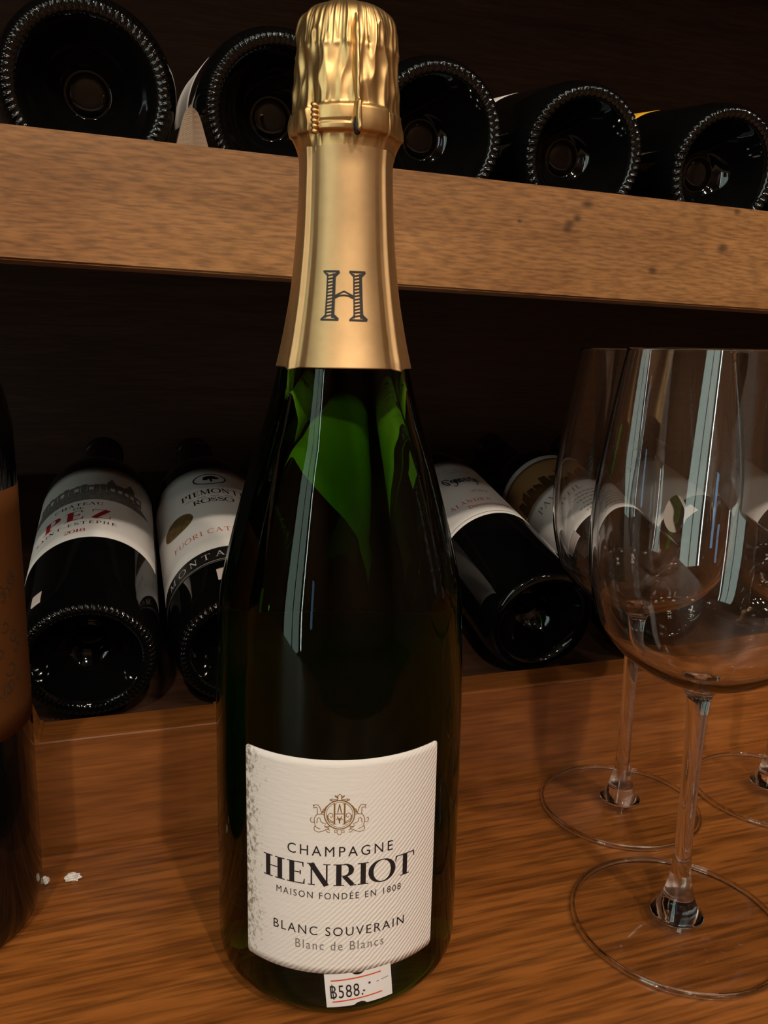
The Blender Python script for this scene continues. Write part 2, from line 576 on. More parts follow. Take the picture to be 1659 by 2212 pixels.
def serif(text, T=0.17, t=0.05, gap=0.12, sf=0.13):
    """capitals of an old-style serif drawn stroke by stroke; cap height 1"""
    out = Ink()
    x = 0.0
    for ch in text:
        g = Ink()
        acc = None
        if ch in 'ÂÉÈ':
            acc = ch
            ch = {'Â': 'A', 'É': 'E', 'È': 'E'}[ch]
        def st(px, w=T, a=0, b=1, s0=True, s1=True):
            g.line(px, a, px, b, w)
            if s0:
                g.hbar(px - w / 2 - sf * .8, px + w / 2 + sf * .8, a + t / 2, t)
            if s1:
                g.hbar(px - w / 2 - sf * .8, px + w / 2 + sf * .8, b - t / 2, t)
        W = 0.7
        if ch == ' ':
            x += 0.45
            continue
        elif ch == 'H':
            st(.2); st(.72); g.hbar(.2, .72, .52, t); W = .92
        elif ch == 'E':
            st(.2); g.hbar(.2, .64, 1 - t / 2, t); g.hbar(.2, .54, .52, t); g.hbar(.2, .68, t / 2, t)
            g.line(.63, 1, .65, .78, .07, .03); g.line(.67, 0, .70, .24, .07, .03); g.line(.54, .42, .54, .62, .045); W = .72
        elif ch == 'F':
            st(.2); g.hbar(.2, .62, 1 - t / 2, t); g.hbar(.2, .54, .52, t); g.line(.62, 1, .64, .78, .07, .03); g.line(.54, .42, .54, .62, .045); W = .66
        elif ch == 'N':
            st(.15, t * 1.3); g.line(.13, 1, .72, 0, T * 1.05); st(.73, t * 1.3, s0=False); g.hbar(-.02, .2, 1 - t / 2, t); W = .88
        elif ch in 'RPB':
            st(.2)
            if ch == 'B':
                g.hbar(.2, .42, 1 - t / 2, t); g.hbar(.2, .42, .53, t); g.hbar(.2, .42, t / 2, t)
                g.arc(.4, .765, .24, .235, -90, 90, T, t); g.arc(.4, .28, .28, .28, -90, 90, T, t); W = .74
            else:
                g.hbar(.2, .42, 1 - t / 2, t); g.hbar(.2, .42, .46, t); g.arc(.4, .73, .27, .27, -90, 90, T, t); W = .7
                if ch == 'R':
                    g.line(.4, .46, .72, .03, T * .9); g.hbar(.66, .86, t / 2, t); W = .82
        elif ch == 'I':
            st(.2); W = .4
        elif ch == 'O':
            g.arc(.45, .5, .45, .51, 0, 360, T, t, 40); W = .9
        elif ch == 'T':
            st(.42, s1=False); g.hbar(.02, .82, 1 - t / 2, t); g.line(.04, 1, .0, .74, .07, .03); g.line(.80, 1, .84, .74, .07, .03); W = .84
        elif ch == 'A':
            g.line(.1, 0, .43, 1, t * 1.2); g.line(.42, 1, .76, 0, T); g.hbar(.2, .62, .34, t); g.hbar(-.02, .22, t / 2, t); g.hbar(.6, .92, t / 2, t); W = .88
        elif ch == 'C' or ch == 'G':
            g.arc(.46, .5, .44, .51, 48, 312, T, t, 30); g.line(.76, .98, .76, .7, .05)
            if ch == 'G':
                st(.76, T * .8, 0.05, .42, False, True)
            W = .82
        elif ch == 'D':
            st(.2); g.hbar(.2, .4, 1 - t / 2, t); g.hbar(.2, .4, t / 2, t); g.arc(.38, .5, .46, .5, -90, 90, T, t, 24); W = .86
        elif ch == 'L':
            st(.2); g.hbar(.2, .66, t / 2, t); g.line(.65, 0, .68, .26, .07, .03); W = .7
        elif ch == 'M':
            st(.12, t * 1.3); g.line(.14, 1, .5, .02, T * .9); g.line(.5, .02, .84, 1, t * 1.2); st(.88); W = 1.08
        elif ch == 'S':
            g.arc(.32, .74, .26, .26, 35, 230, T * .8, t); g.arc(.32, .26, .28, .26, 50, -145, T * .8, t)
            g.line(.16, .58, .47, .44, T * 1.1); g.line(.55, .97, .55, .74, .045); g.line(.06, .03, .06, .28, .045); W = .62
        elif ch == 'U':
            g.line(.2, .3, .2, 1, T); g.hbar(.02, .38, 1 - t / 2, t); g.arc(.46, .3, .33, .31, 180, 360, T * .7, t); g.line(.76, .3, .76, 1, t * 1.3); g.hbar(.64, .9, 1 - t / 2, t); W = .86
        elif ch == 'V':
            g.line(.1, 1, .44, 0, T); g.line(.43, 0, .76, 1, t * 1.2); g.hbar(-.04, .26, 1 - t / 2, t); g.hbar(.64, .88, 1 - t / 2, t); W = .84
        elif ch == 'X':
            g.line(.1, 1, .68, 0, T); g.line(.1, 0, .68, 1, t * 1.2); W = .8
        elif ch == 'Z':
            g.hbar(.05, .7, 1 - t / 2, t); g.line(.64, 1, .1, 0, T); g.hbar(.05, .72, t / 2, t); g.line(.06, 1, .04, .76, .06, .03); g.line(.70, 0, .74, .26, .06, .03); W = .76
        elif ch == '-':
            g.hbar(.05, .35, .4, t * 1.6); W = .4
        elif ch == '0':
            g.arc(.3, .5, .3, .5, 0, 360, T * .8, t, 30); W = .6
        elif ch == '1':
            st(.2, T * .9, s1=False); g.line(.2, 1, .05, .88, t); W = .4
        elif ch == '2':
            g.arc(.3, .72, .27, .28, 160, -30, T * .8, t); g.line(.52, .6, .06, .04, t * 1.6); g.hbar(.03, .58, T * .35, T * .7); W = .6
        elif ch == '8':
            g.arc(.3, .75, .23, .25, 0, 360, T * .75, t, 24); g.arc(.3, .26, .28, .26, 0, 360, T * .75, t, 24); W = .6
        elif ch == '9':
            g.arc(.3, .68, .27, .32, 0, 360, T * .75, t, 24); g.arc(.2, .62, .37, .62, 0, -80, T * .7, t); W = .6
        if acc == 'Â':
            g.line(.3, 1.1, .42, 1.24, .05); g.line(.42, 1.24, .54, 1.1, .05)
        elif acc == 'É':
            g.line(.36, 1.1, .5, 1.26, .06)
        elif acc == 'È':
            g.line(.34, 1.26, .48, 1.1, .06)
        g.p = [(px + x, py) for px, py in g.p]
        out.add(g)
        x += W + gap
    return out

def sans(text, spacing=1.0):
    cu = bpy.data.curves.new('tmp', 'FONT')
    cu.body = text
    cu.size = 1.0
    cu.space_character = spacing
    cu.resolution_u = 4
    ob = bpy.data.objects.new('tmp', cu)
    COL.objects.link(ob)
    dg = bpy.context.evaluated_depsgraph_get()
    me = ob.evaluated_get(dg).to_mesh()
    k = Ink()
    k.p = [(v.co.x, v.co.y) for v in me.vertices]
    k.f = [tuple(p.vertices) for p in me.polygons]
    ob.evaluated_get(dg).to_mesh_clear()
    bpy.data.objects.remove(ob)
    bpy.data.curves.remove(cu)
    return k

def strokes(lines, w):
    k = Ink()
    for pts in lines:
        k.poly(pts, w)
    return k

# ------------------------------------------------------------------ the room (mostly behind the camera)
def struct(o):
    o['kind'] = 'structure'
    return o
X0, X1, Y0, Y1, ZF = -2.3, 3.0, -4.4, 0.95, -0.92
struct(box('floor', X0, X1, Y0, Y1, ZF - .05, ZF, M_FLOOR))
struct(box('ceiling', X0, X1, Y0, Y1, CEIL + .02, CEIL + .07, M_CEIL))
struct(box('wall_front', X0, X1, Y1, Y1 + .05, ZF, CEIL + .02, M_WALL))
struct(box('wall_back', X0, X1, Y0 - .05, Y0, ZF, CEIL + .02, M_WALL))
struct(box('wall_left', X0 - .05, X0, Y0, Y1, ZF, CEIL + .02, M_WALL))
struct(box('wall_right', X1, X1 + .05, Y0, Y1, ZF, CEIL + .02, M_WALL))

def window(name, x, y0, y1, z0, z1, pane, nx=2):
    """a tall glazed door in the left wall: frame bars and lit panes"""
    e = bpy.data.objects.new(name, None)
    COL.objects.link(e)
    e['kind'] = 'structure'
    t = 0.03
    box('stile', x, x + .03, y0 - t, y0, z0, z1, M_FRAME, e)
    box('stile', x, x + .03, y1, y1 + t, z0, z1, M_FRAME, e)
    box('head_rail', x, x + .03, y0 - t, y1 + t, z1, z1 + t, M_FRAME, e)
    for i in range(nx):
        a = y0 + (y1 - y0) * i / nx
        b = y0 + (y1 - y0) * (i + 1) / nx - (t if i < nx - 1 else 0)
        box('pane', x + .008, x + .012, a, b, z0, z1, pane, e)
        if i < nx - 1:
            box('mullion', x, x + .03, b, b + t, z0, z1, M_FRAME, e)
    return e
window('window_1', X0 + .002, -1.55, -0.75, -0.60, 2.40, M_PANE, 2)
window('window_2', X0 + .002, -1.72, -1.65, -0.60, 2.40, M_BRIGHT, 1)
window('window_3', X0 + .002, -2.5, -2.3, -0.30, 0.75, M_PANE2, 1)

# downlights: square housings with four lenses each, and the lamp behind them
for i, (lx, ly, watts) in enumerate(LAMPS):
    t = thing('ceiling_light', 'square downlight with four lenses set in the ceiling over the aisle', 'lamp', (lx, ly, CEIL + .02), group='downlights in the ceiling')
    box('housing', -.13, .13, -.13, .13, -.012, .0, M_METAL, t, org=(0, 0, 0))
    for sx in (-.075, .075):
        for sy in (-.075, .075):
            l = lathe('lens', [(0, -.018), (.018, -.018), (.026, -.015), (.028, -.012)], M_LENS, t, n=20)
            l.location = (sx, sy, 0)
    ld = bpy.data.lights.new('spot', 'SPOT')
    ld.energy = watts
    ld.color = (1.0, 0.85, 0.69)
    ld.spot_size = math.radians(150)
    ld.spot_blend = 0.6
    ld.shadow_soft_size = 0.045
    lo = bpy.data.objects.new('spot', ld)
    COL.objects.link(lo)
    lo.location = (lx, ly, CEIL - .03)

# ------------------------------------------------------------------ counter and rack
box_c = thing('countertop', 'orange-brown oiled wooden countertop under the standing bottle and glasses', 'counter')
box('worktop', -1.4, 2.4, -0.06, 0.3632, -0.035, 0.0, M_COUNTER, box_c, 0.002)
box('cabinet_panel', -1.4, 2.4, -0.02, 0.0, ZF, -0.035, M_RACK, box_c)

rack = thing('wine_rack', 'brown wooden wine rack with two tiers of bottles behind the counter', 'rack')
RY = 0.3632
# lower rail: a notched board, low in front of each bin, higher between the bins
pts = [(-1.4, 0.078), (-0.0445, 0.078), (-0.0365, 0.0530), (0.0425, 0.0528), (0.0505, 0.078), (0.150, 0.078), (0.158, 0.0525), (2.4, 0.0515), (2.4, -.035), (-1.4, -.035)]
bm = bmesh.new()
vf = [bm.verts.new((x, 0, z)) for x, z in pts]
f = bm.faces.new(vf)
ex = bmesh.ops.extrude_face_region(bm, geom=[f])
for v in [g for g in ex['geom'] if isinstance(g, bmesh.types.BMVert)]:
    v.co.y += 0.0215
bmesh.ops.recalc_face_normals(bm, faces=bm.faces)
bmesh.ops.bevel(bm, geom=[e for e in bm.edges], offset=0.0013, segments=3, affect='EDGES')
me = bpy.data.meshes.new('lower_rail')
bm.to_mesh(me)
bm.free()
me.materials.append(M_LOW)
lr = bpy.data.objects.new('lower_rail', me)
COL.objects.link(lr)
lr.location = (0, RY, 0)
lr.parent = rack
TILT = math.radians(1.1)
ur = box('upper_rail', -1.2, 1.9, RY, RY + .022, .2527, .3024, M_RAIL, rack, 0.0009, org=(0.144, RY, .2776))
ur.rotation_euler = (0, TILT, 0)
ULOW, UUP = math.radians(13.5), math.radians(9.5)
LB_Y, LB_Z, RAD = 0.43, 0.0606, 0.0375
def slab(name, y, zc, rad, pitch, mat, tilt=0.0, depth=0.36, front=-0.04):
    o = box(name, -1.2, 1.9, front, depth, -rad - .0135, -rad - .0005, mat, rack, org=(0.144, 0, 0))
    o.location = (0.144, y, zc)
    o.rotation_euler = (pitch, tilt, 0)
    return o
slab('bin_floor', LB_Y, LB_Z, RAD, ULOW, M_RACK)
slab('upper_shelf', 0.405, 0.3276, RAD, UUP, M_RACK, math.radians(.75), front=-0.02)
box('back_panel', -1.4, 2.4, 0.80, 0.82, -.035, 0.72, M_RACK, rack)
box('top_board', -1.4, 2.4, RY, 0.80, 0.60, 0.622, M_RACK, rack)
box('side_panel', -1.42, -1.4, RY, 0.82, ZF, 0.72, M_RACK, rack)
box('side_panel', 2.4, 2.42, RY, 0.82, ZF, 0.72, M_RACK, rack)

# ------------------------------------------------------------------ champagne bottle
CB = thing('champagne_bottle', 'upright green champagne bottle with gold foil and white label, centre front', 'bottle',
           (0.0757, 0.2744, 0.0006), (0, 0, math.radians(-15.42)))
prof = [(0, .026), (.008, .025), (.016, .019), (.024, .009), (.030, .002), (.0345, .0), (.0395, .0006), (.0435, .0045), (.0449, .010), (.0449, .030),
        (.0449, .065), (.0448, .085), (.0446, .105), (.0441, .118), (.0435, .132), (.0424, .143), (.0408, .151), (.0389, .159), (.0366, .168), (.0336, .179),
        (.0306, .189), (.0278, .197), (.0254, .205), (.0231, .214), (.0209, .224), (.0190, .234), (.0172, .246), (.0160, .257), (.0151, .268), (.0147, .276),
        (.0146, .285), (.0150, .289), (.0160, .291), (.0160, .300), (.0155, .305), (.0148, .318), (.0080, .3235), (0, .324)]
def base_grip(a, r, z, i):
    return r, z
body = lathe('glass_body', catmull(prof, 4), M_CHAMP, CB, n=160)
body['label'] = 'dark green glass body'
CR = .0449
def CYL(k):
    return on_cyl(CR + k)
fl = wrap_label('front_label', CR, -.0336, .0363, .0200, .0970, M_LABEL, CB, corner=.0012, nv=30)
fl['label'] = 'white embossed paper label, soiled along its left edge'
bl = wrap_label('back_label', CR, CR * PI - .036, CR * PI + .036, .022, .120, M_PAPER, CB)
P = CYL(.00026)
def ink(name, k, mat, par, u0, u1, v0, v1, fm=P, shear=0.0):
    return k.fit(u0, u1, v0, v1, shear).put(name, fm, mat, par)
mm = 0.001
ink('lettering', sans('CHAMPAGNE', 1.35), M_INK, fl, -16.9 * mm, 18.4 * mm, 63.4 * mm, 67.0 * mm)
ink('lettering', serif('HENRIOT', T=.2, t=.045, gap=.10), M_INK, fl, -26.0 * mm, 27.0 * mm, 52.4 * mm, 61.1 * mm)
ink('lettering', sans('MAISON FOND\u00c9E EN 1808', 1.3), M_INK, fl, -21.0 * mm, 21.8 * mm, 47.9 * mm, 50.9 * mm)
ink('lettering', sans('BLANC SOUVERAIN', 1.25), M_INK, fl, -22.2 * mm, 23.4 * mm, 34.3 * mm, 37.6 * mm)
ink('lettering', sans('Blanc de Blancs', 1.25), M_INKG, fl, -14.1 * mm, 15.8 * mm, 28.9 * mm, 32.2 * mm)
# the crest: two hounds holding an oval with a monogram, a crown above
half = [[(310, 440), (335, 452), (360, 432), (400, 436), (432, 480), (452, 540), (470, 578), (500, 545), (528, 480), (560, 440)],
        [(310, 440), (330, 470), (314, 497), (352, 490), (385, 486), (388, 540), (392, 600), (352, 655), (332, 715), (345, 790), (352, 840), (400, 872), (442, 884)],
        [(470, 578), (440, 605), (400, 612), (388, 600)], [(470, 578), (520, 566)], [(420, 606), (480, 602), (520, 625)],
        [(332, 765), (290, 772), (264, 735), (270, 695), (300, 682)],
        [(380, 780), (388, 705), (412, 668), (440, 692), (450, 742), (480, 765), (536, 780), (512, 825), (560, 838), (612, 822)],
        [(350, 830), (330, 880), (345, 925), (410, 946), (480, 925), (540, 890), (600, 860)], [(520, 845), (590, 850)], [(540, 905), (575, 940), (612, 938)], [(560, 880), (610, 900)],
        [(600, 330), (640, 312), (690, 322), (735, 330)], [(600, 330), (640, 350), (700, 345)], [(640, 312), (640, 350)], [(690, 250), (725, 262), (745, 300), (735, 330)], [(690, 250), (715, 285), (745, 300)],
        [(745, 290), (742, 250), (775, 222)],
        [(700, 888), (688, 942), (738, 946), (752, 980), (775, 984)], [(722, 892), (738, 930), (752, 892)],
        [(500, 500), (480, 540), (470, 578)],
        [(690, 735), (625, 722), (575, 670), (575, 610), (612, 576), (655, 592), (662, 640), (630, 660), (612, 640)],
        [(560, 620), (575, 700), (600, 740), (690, 765)]]
em = Ink()
def cx(p, s=1):
    return ((p[0] - 775) * .01845 * s, 85.6 - (p[1] - 220) * .0187)
for pl in half:
    for s in (1, -1):
        em.poly([cx(p, s) for p in pl], .23)
oc = cx((775, 608))
em.poly([(oc[0] + 4.85 * math.cos(2 * PI * i / 48), oc[1] + 5.0 * math.sin(2 * PI * i / 48)) for i in range(48)], .36, True)
em.poly([(oc[0] + 4.25 * math.cos(2 * PI * i / 48), oc[1] + 4.4 * math.sin(2 * PI * i / 48)) for i in range(48)], .16, True)
for s in (1, -1):
    em.line(1.62 * s, oc[1] - 3.3, 1.62 * s, oc[1] + 3.8, .48)
    em.hbar(1.62 * s - .7, 1.62 * s + .7, oc[1] + 3.8, .16)
    em.hbar(1.62 * s - .7, 1.62 * s + .7, oc[1] - 3.3, .16)
    em.line(0, oc[1] + 3.7, .62 * s, oc[1] + .6, .3)
    em.line(.7 * s, oc[1] - .5, .1 * s, oc[1] - 2.2, .26)
    em.line(.3 * s, oc[1] - 1.0, 1.1 * s, oc[1] - 1.8, .22)
em.line(0, oc[1] - 1.2, 0, oc[1] - 3.0, .4)
em.hbar(-1.6, 1.6, oc[1] + .3, .3)
em.p = [(x * mm + .0003, y * mm) for x, y in em.p]
em.put('emblem', P, M_GOLDINK, fl)['label'] = 'gold crest of two hounds holding an oval monogram under a crown'

# price sticker, slightly askew, below the label
ST = [(-.0043, .0198), (.0186, .0208), (.0197, .0084), (-.0032, .0069)]   # tl, tr, br, bl
def stick(s, t):
    a = (ST[3][0] + (ST[2][0] - ST[3][0]) * s, ST[3][1] + (ST[2][1] - ST[3][1]) * s)
    b = (ST[0][0] + (ST[1][0] - ST[0][0]) * s, ST[0][1] + (ST[1][1] - ST[0][1]) * s)
    return (a[0] + (b[0] - a[0]) * t, a[1] + (b[1] - a[1]) * t)
def stick_r(v):
    return CR + .00005 - max(0, .0088 - v) * 0.10
verts, faces, uvs = [], [], []
nu, nv = 20, 8
for i in range(nu + 1):
    for j in range(nv + 1):
        u, v = stick(i / nu, j / nv)
        # half-round nicks punched at the middle of the top and bottom edges
        if abs(i - nu / 2) < 1.6 and j in (0, nv):
            v += (.0011 if j == 0 else -.0011) * (1 - (abs(i - nu / 2) / 1.6) ** 2) ** .5
        verts.append(on_cyl(stick_r(v) + .0002)(u, v))
        uvs.append((i / nu, j / nv))
m_ = nv + 1
for i in range(nu):
    for j in range(nv):
        faces.append((i * m_ + j, (i + 1) * m_ + j, (i + 1) * m_ + j + 1, i * m_ + j + 1))
ps_ = mesh('price_sticker', verts, faces, M_STICKER, CB, True, uvs)
ps_['label'] = 'white paper price sticker with red lines'
def SM(s, t):
    u, v = stick(s, t)
    return on_cyl(stick_r(v) + .00032)(u, v)
k = sans('B588.', 1.12).fit(.07, .55, .27, .66)
k.line(.115, .24, .10, .70, .014)
k.line(.55, .40, .58, .40, .05); k.line(.64, .60, .67, .60, .06)
k.put('lettering', SM, M_INK, ps_)
k = Ink()
k.line(.76, .58, .80, .585, .02); k.line(.84, .60, .95, .63, .02)
k.put('dash', SM, M_INKG, ps_)
k = Ink(); k.line(.09, .80, .84, .86, .038, k=12); k.line(.09, .17, .84, .23, .038, k=12)
k.put('red_line', SM, M_ORANGEINK, ps_)

# gold foil: a smooth skirt with two lengthwise pleats, a crumpled hood over the wire
def bump(a, c, w):
    d = (a - c + PI) % (2 * PI) - PI
    return max(0.0, 1 - abs(d) / w)
def ss(x, a, b):
    t = min(1, max(0, (x - a) / (b - a)))
    return t * t * (3 - 2 * t)
SK = [(.0236, .2145), (.0229, .2182), (.0212, .2254), (.0197, .2331), (.0184, .2406), (.0174, .2481), (.0166, .2555), (.0160, .2628), (.0156, .2701), (.0153, .2773), (.0152, .2815), (.0154, .2856)]
SKI = catmull(SK[1:], 10)
PL, PR = math.radians(-49), math.radians(52)
def skirt(a, r, z, i):
    low = 1 - ss(z, .22, .285)
    b = 0.0011 * bump(a, PL, .075) ** 1.0 + .0009 * bump(a, PR, .07) + .0007 * bump(a, PI * .9, .1)
    b -= 0.0005 * (bump(a, PL + .17, .12) + bump(a, PR - .15, .12)) * (.3 + low)
    if z < .2195:      # cut edge dips at the pleats
        z = z - .0009 * (bump(a, PL, .16) + bump(a, PR, .16))
    b += .00012 * noise.noise(Vector((math.sin(a) * 3, math.cos(a) * 3, z * 60)))
    return r + b, z
n_s = 300
sk = lathe('foil_skirt', [(SKI[0][0] - .0012, SKI[0][1] + .0002)] + SKI, M_GOLD, CB, n=n_s, fn=skirt)
sk['label'] = 'smooth gold foil round the neck'
# monogram H on the skirt, printed dark
def skmap(u, v):
    for (r1, z1), (r2, z2) in zip(SK[:-1], SK[1:]):
        if z1 <= v <= z2:
            r = r1 + (r2 - r1) * (v - z1) / (z2 - z1)
            break
    a = u / .0188
    rr, _ = skirt(a, r, v, 1)
    return ((rr + .00022) * math.sin(a), -(rr + .00022) * math.cos(a), v)
H = Ink()
for c in (-.0046, .0042):
    z0_, z1_ = .2332, .2480
    # left outline thin, right outline thick, serifs, slanting hatches between
    H.line(c - .0012, z0_ + .0006, c - .0012, z1_ - .0006, .00042, k=10)
    H.line(c + .0011, z0_ + .0006, c + .0011, z1_ - .0006, .00095, k=10)
    for z, sgn in ((z0_, 1), (z1_, -1)):
        H.line(c - .0027, z, c + .0028, z, .00055, k=8)
        H.line(c - .0026, z, c - .0012, z + sgn * .0013, .0005)
        H.line(c + .0027, z, c + .0012, z + sgn * .0014, .0009)
    q = z0_ + .0011
    while q < z1_ - .0012:
        H.line(c - .0012, q, c + .0009, q + .00042, .00040)
        q += .00103
    H.line(c - .0012, z0_ + .0001, c + .0009, z0_ + .0001, .0002)
mid = .2408
H.poly([(-.0032, mid - .0003), (-.0002, mid + .0012), (.0029, mid - .0003)], .00046)
H.poly([(-.0032, mid - .0009), (-.0018, mid - .0002), (-.0002, mid), (.0014, mid - .0002), (.0029, mid - .0009)], .00046)
H.put('lettering', skmap, M_INK, sk)['label'] = 'dark hatched capital H'

HD = [(.0154, .2830), (.0156, .2856), (.0160, .2880), (.0168, .2905), (.0171, .2935), (.0170, .2975), (.0168, .3030), (.0165, .3090), (.0163, .3150), (.0161, .3190), (.0157, .3225), (.0149, .3250), (.0135, .3270), (.0112, .3286), (.0070, .3299), (.003, .3303), (0, .3304)]
HD = [(r * .982, z - .0012 * max(0, (z - .29) / .04)) for r, z in HD]
HDI = catmull(HD, 9)
def ridge(x):
    return 1 - abs(x) * 2.2
A_TAB, A_ROPE, A_BEND = math.radians(11.0), math.radians(-32), math.radians(46)
def hood(a, r, z, i):
    k = ss(z, .2845, .2925) * (1 - ss(r, .0158, .009) if False else 1)
    top = ss(z, .3235, .3296)
    v = Vector((math.sin(a) * 2.9, -math.cos(a) * 2.9, z * 48))
    w = Vector((math.sin(a) * 1.7, -math.cos(a) * 1.7, z * 120))
    f1 = ridge(noise.noise(v + Vector((.25 * noise.noise(w), .25 * noise.noise(w * 1.3), 0))))
    f2 = ridge(noise.noise(Vector((math.sin(a) * 5.5, -math.cos(a) * 5.5, z * 60 + 7))))
    f3 = noise.noise(Vector((math.sin(a) * 3, -math.cos(a) * 3, z * 260)))
    b = k * (1 - .75 * top) * (.00100 * (f1 - .5) + .00042 * (f2 - .45) + .00016 * f3)
    b += k * (1 - top) * ss(z, .312, .316) * .00028 * (ridge(noise.noise(Vector((math.sin(a) * 13, -math.cos(a) * 13, z * 40)))) - .5)
    if z > .3275:
        b += .0005 * ridge(noise.noise(Vector((r * math.sin(a) * 260, r * math.cos(a) * 260, 3)))) * .5
    # upright wires of the cage under the foil
    for c in (A_TAB, A_TAB + PI / 2, A_TAB + PI, A_TAB - PI / 2):
        b += k * (1 - top) * .0007 * bump(a, c, .10)
    # belt of the cage: a smooth raised band with crisp edges, on the front and sides
    band = ss(z, .2893, .2899) * (1 - ss(z, .2966, .2975))
    front = ss(a if a < PI else a - 2 * PI, A_ROPE, A_ROPE + .03) * (1 - ss(a if a < PI else a - 2 * PI, A_BEND, A_BEND + .08))
    if front > 0:
        flat = band * front
        b = b * (1 - .85 * flat) + .00125 * flat
        if .2914 < z < .2925 and front > .5 and abs((a if a < PI else a - 2 * PI) + .2) < .28:
            b -= .0005
        if z < .2893:
            b -= .0002 * front
    elif z < .2965:
        b += .0005 * band
    # crimped perforation rings
    if abs(z - .2848) < .0012:
        b += .0003 * abs(((a * 64 / PI) % 2) - 1) * .5 * (1 - abs(z - .2848) / .0012)
    if abs(z - .3142) < .0009:
        b += .00032 * abs(((a * 30 / PI) % 2) - 1) * (1 - abs(z - .3142) / .0009)
    # big loose folds at the two sides
    aa = a if a < PI else a - 2 * PI
    b += .0011 * math.exp(-((aa - 1.52) / .16) ** 2 - ((z - .2895) / .0045) ** 2)
    b += .0012 * math.exp(-((aa + 1.50) / .16) ** 2 - ((z - .2915) / .0055) ** 2)
    # round belly pressed in over the rope end
    b += .0008 * math.exp(-((aa + .42) / .20) ** 2 - ((z - .3035) / .0045) ** 2)
    return r + b, z
hd = lathe('foil_hood', HDI, M_GOLD2, CB, n=420, fn=hood)
hd['label'] = 'crumpled gold foil over the cork and wire'
# twisted wire end: a row of beads
bm = bmesh.new()
for q in range(6):
    z = .2890 + q * .00148
    rr = .0185
    mt = Matrix.Translation((rr * math.sin(A_ROPE), -rr * math.cos(A_ROPE), z)) @ Matrix.Rotation(A_ROPE, 4, 'Z') @ Matrix.Rotation(.5, 4, 'Y') @ Matrix.Diagonal((.0013, .0011, .00085, 1))
    bmesh.ops.create_uvsphere(bm, u_segments=12, v_segments=8, radius=1, matrix=mt)
me = bpy.data.meshes.new('wire_twist')
bm.to_mesh(me); bm.free()
me.materials.append(M_GOLD2)
me.polygons.foreach_set('use_smooth', [True] * len(me.polygons))
o = bpy.data.objects.new('wire_twist', me); COL.objects.link(o); o.parent = hd
o['label'] = 'twisted wire showing as a row of beads'
# pull tab: the raised seam of foil down the front
verts, faces = [], []
nz_ = 60
for i in range(nz_ + 1):
    t = i / nz_
    z = .2885 + t * (.3225 - .2885)
    base = .0163 - (.0012 * ss(z, .317, .3225))
    if z < .2975:
        base = .0178
    if z > .319:
        base = .0163 - .0022 * ss(z, .318, .3226)
    out = .0036 * (1 - .55 * ss(z, .300, .322)) + .0004 * noise.noise(Vector((0, 1, z * 300)))
    hw = .058 + .014 * noise.noise(Vector((3, 0, z * 200)))
    c = A_TAB + .02 * noise.noise(Vector((9, 0, z * 150))) - .02 * t
    if i == 0:
        out *= .5; hw *= .6
    for da, dr in ((-hw * 1.6, -.0004), (-hw * .8, out * .55), (-hw * .35, out), (hw * .35, out * .95), (hw * .8, out * .4), (hw * 1.3, -.0006)):
        a = c + da
        verts.append(((base + dr) * math.sin(a), -(base + dr) * math.cos(a), z))
for i in range(nz_):
    for j in range(5):
        faces.append((i * 6 + j, i * 6 + j + 1, (i + 1) * 6 + j + 1, (i + 1) * 6 + j))
faces.append((5, 4, 3, 2, 1, 0))
pt = mesh('pull_tab', verts, faces, M_GOLD2, hd, True)
tip = lathe('tab_tip', [(0, -.003), (.0011, -.0024), (.0016, 0), (.0012, .0024), (0, .003)], M_INK, hd, n=16)  # solid black bead; its colour stands for shade inside the open seam end
tip.location = (.0188 * math.sin(A_TAB - .02), -.0188 * math.cos(A_TAB - .02), .2905)
tip.scale = (.8, .9, 1)
tip['label'] = 'solid black tip coloured as the shaded hollow end of the foil seam'
pt['label'] = 'raised foil seam running down to a loose end'

# ------------------------------------------------------------------ other bottles
def knurl(depth=.0012, cnt=64):
    def fn(a, r, z, i):
        if .0275 < r < .0358 and z < .0075:
            e = 1 - abs((r - .0320) / .0045)
            tw = a + (r - .0316) * 9
            q = max(0.0, math.cos(cnt * tw)) ** .8
            return r + depth * .35 * q * max(0, e), z - depth * q * max(0, e) + depth * .4 * max(0, e)
        return r, z
    return fn
BPROF = [(0, .0262), (.0050, .0263), (.0076, .0268), (.0088, .0276), (.0098, .0278), (.0110, .0270), (.014, .0250), (.018, .0205), (.0218, .0145), (.0250, .0078), (.0270, .0036), (.0283, .0016),
         (.0298, .0005), (.0314, .0), (.0330, .0006), (.0345, .0024), (.0360, .0060), (.0371, .0110), (.0375, .0160)]
NECK = [(.0375, .03), (.0375, .06), (.0375, .10), (.0375, .15), (.0375, .188), (.0368, .198), (.0345, .209), (.030, .220), (.0245, .229), (.0190, .237), (.0162, .245), (.0152, .255), (.0146, .275), (.0142, .292), (.0152, .294), (.0152, .301), (.0140, .303), (0, .303)]
_body = {}
def bottle_mesh(key, cnt):
    if key not in _body:
        p = catmull(BPROF, 3)[:-1] + [BPROF[-1]] + catmull(NECK, 4)
        o = lathe('glass_body', p, M_DARKGLASS, None, n=384 if cnt else 96, fn=knurl(cnt=cnt) if cnt else None)
        _body[key] = o.data
        bpy.data.objects.remove(o)
    return _body[key]
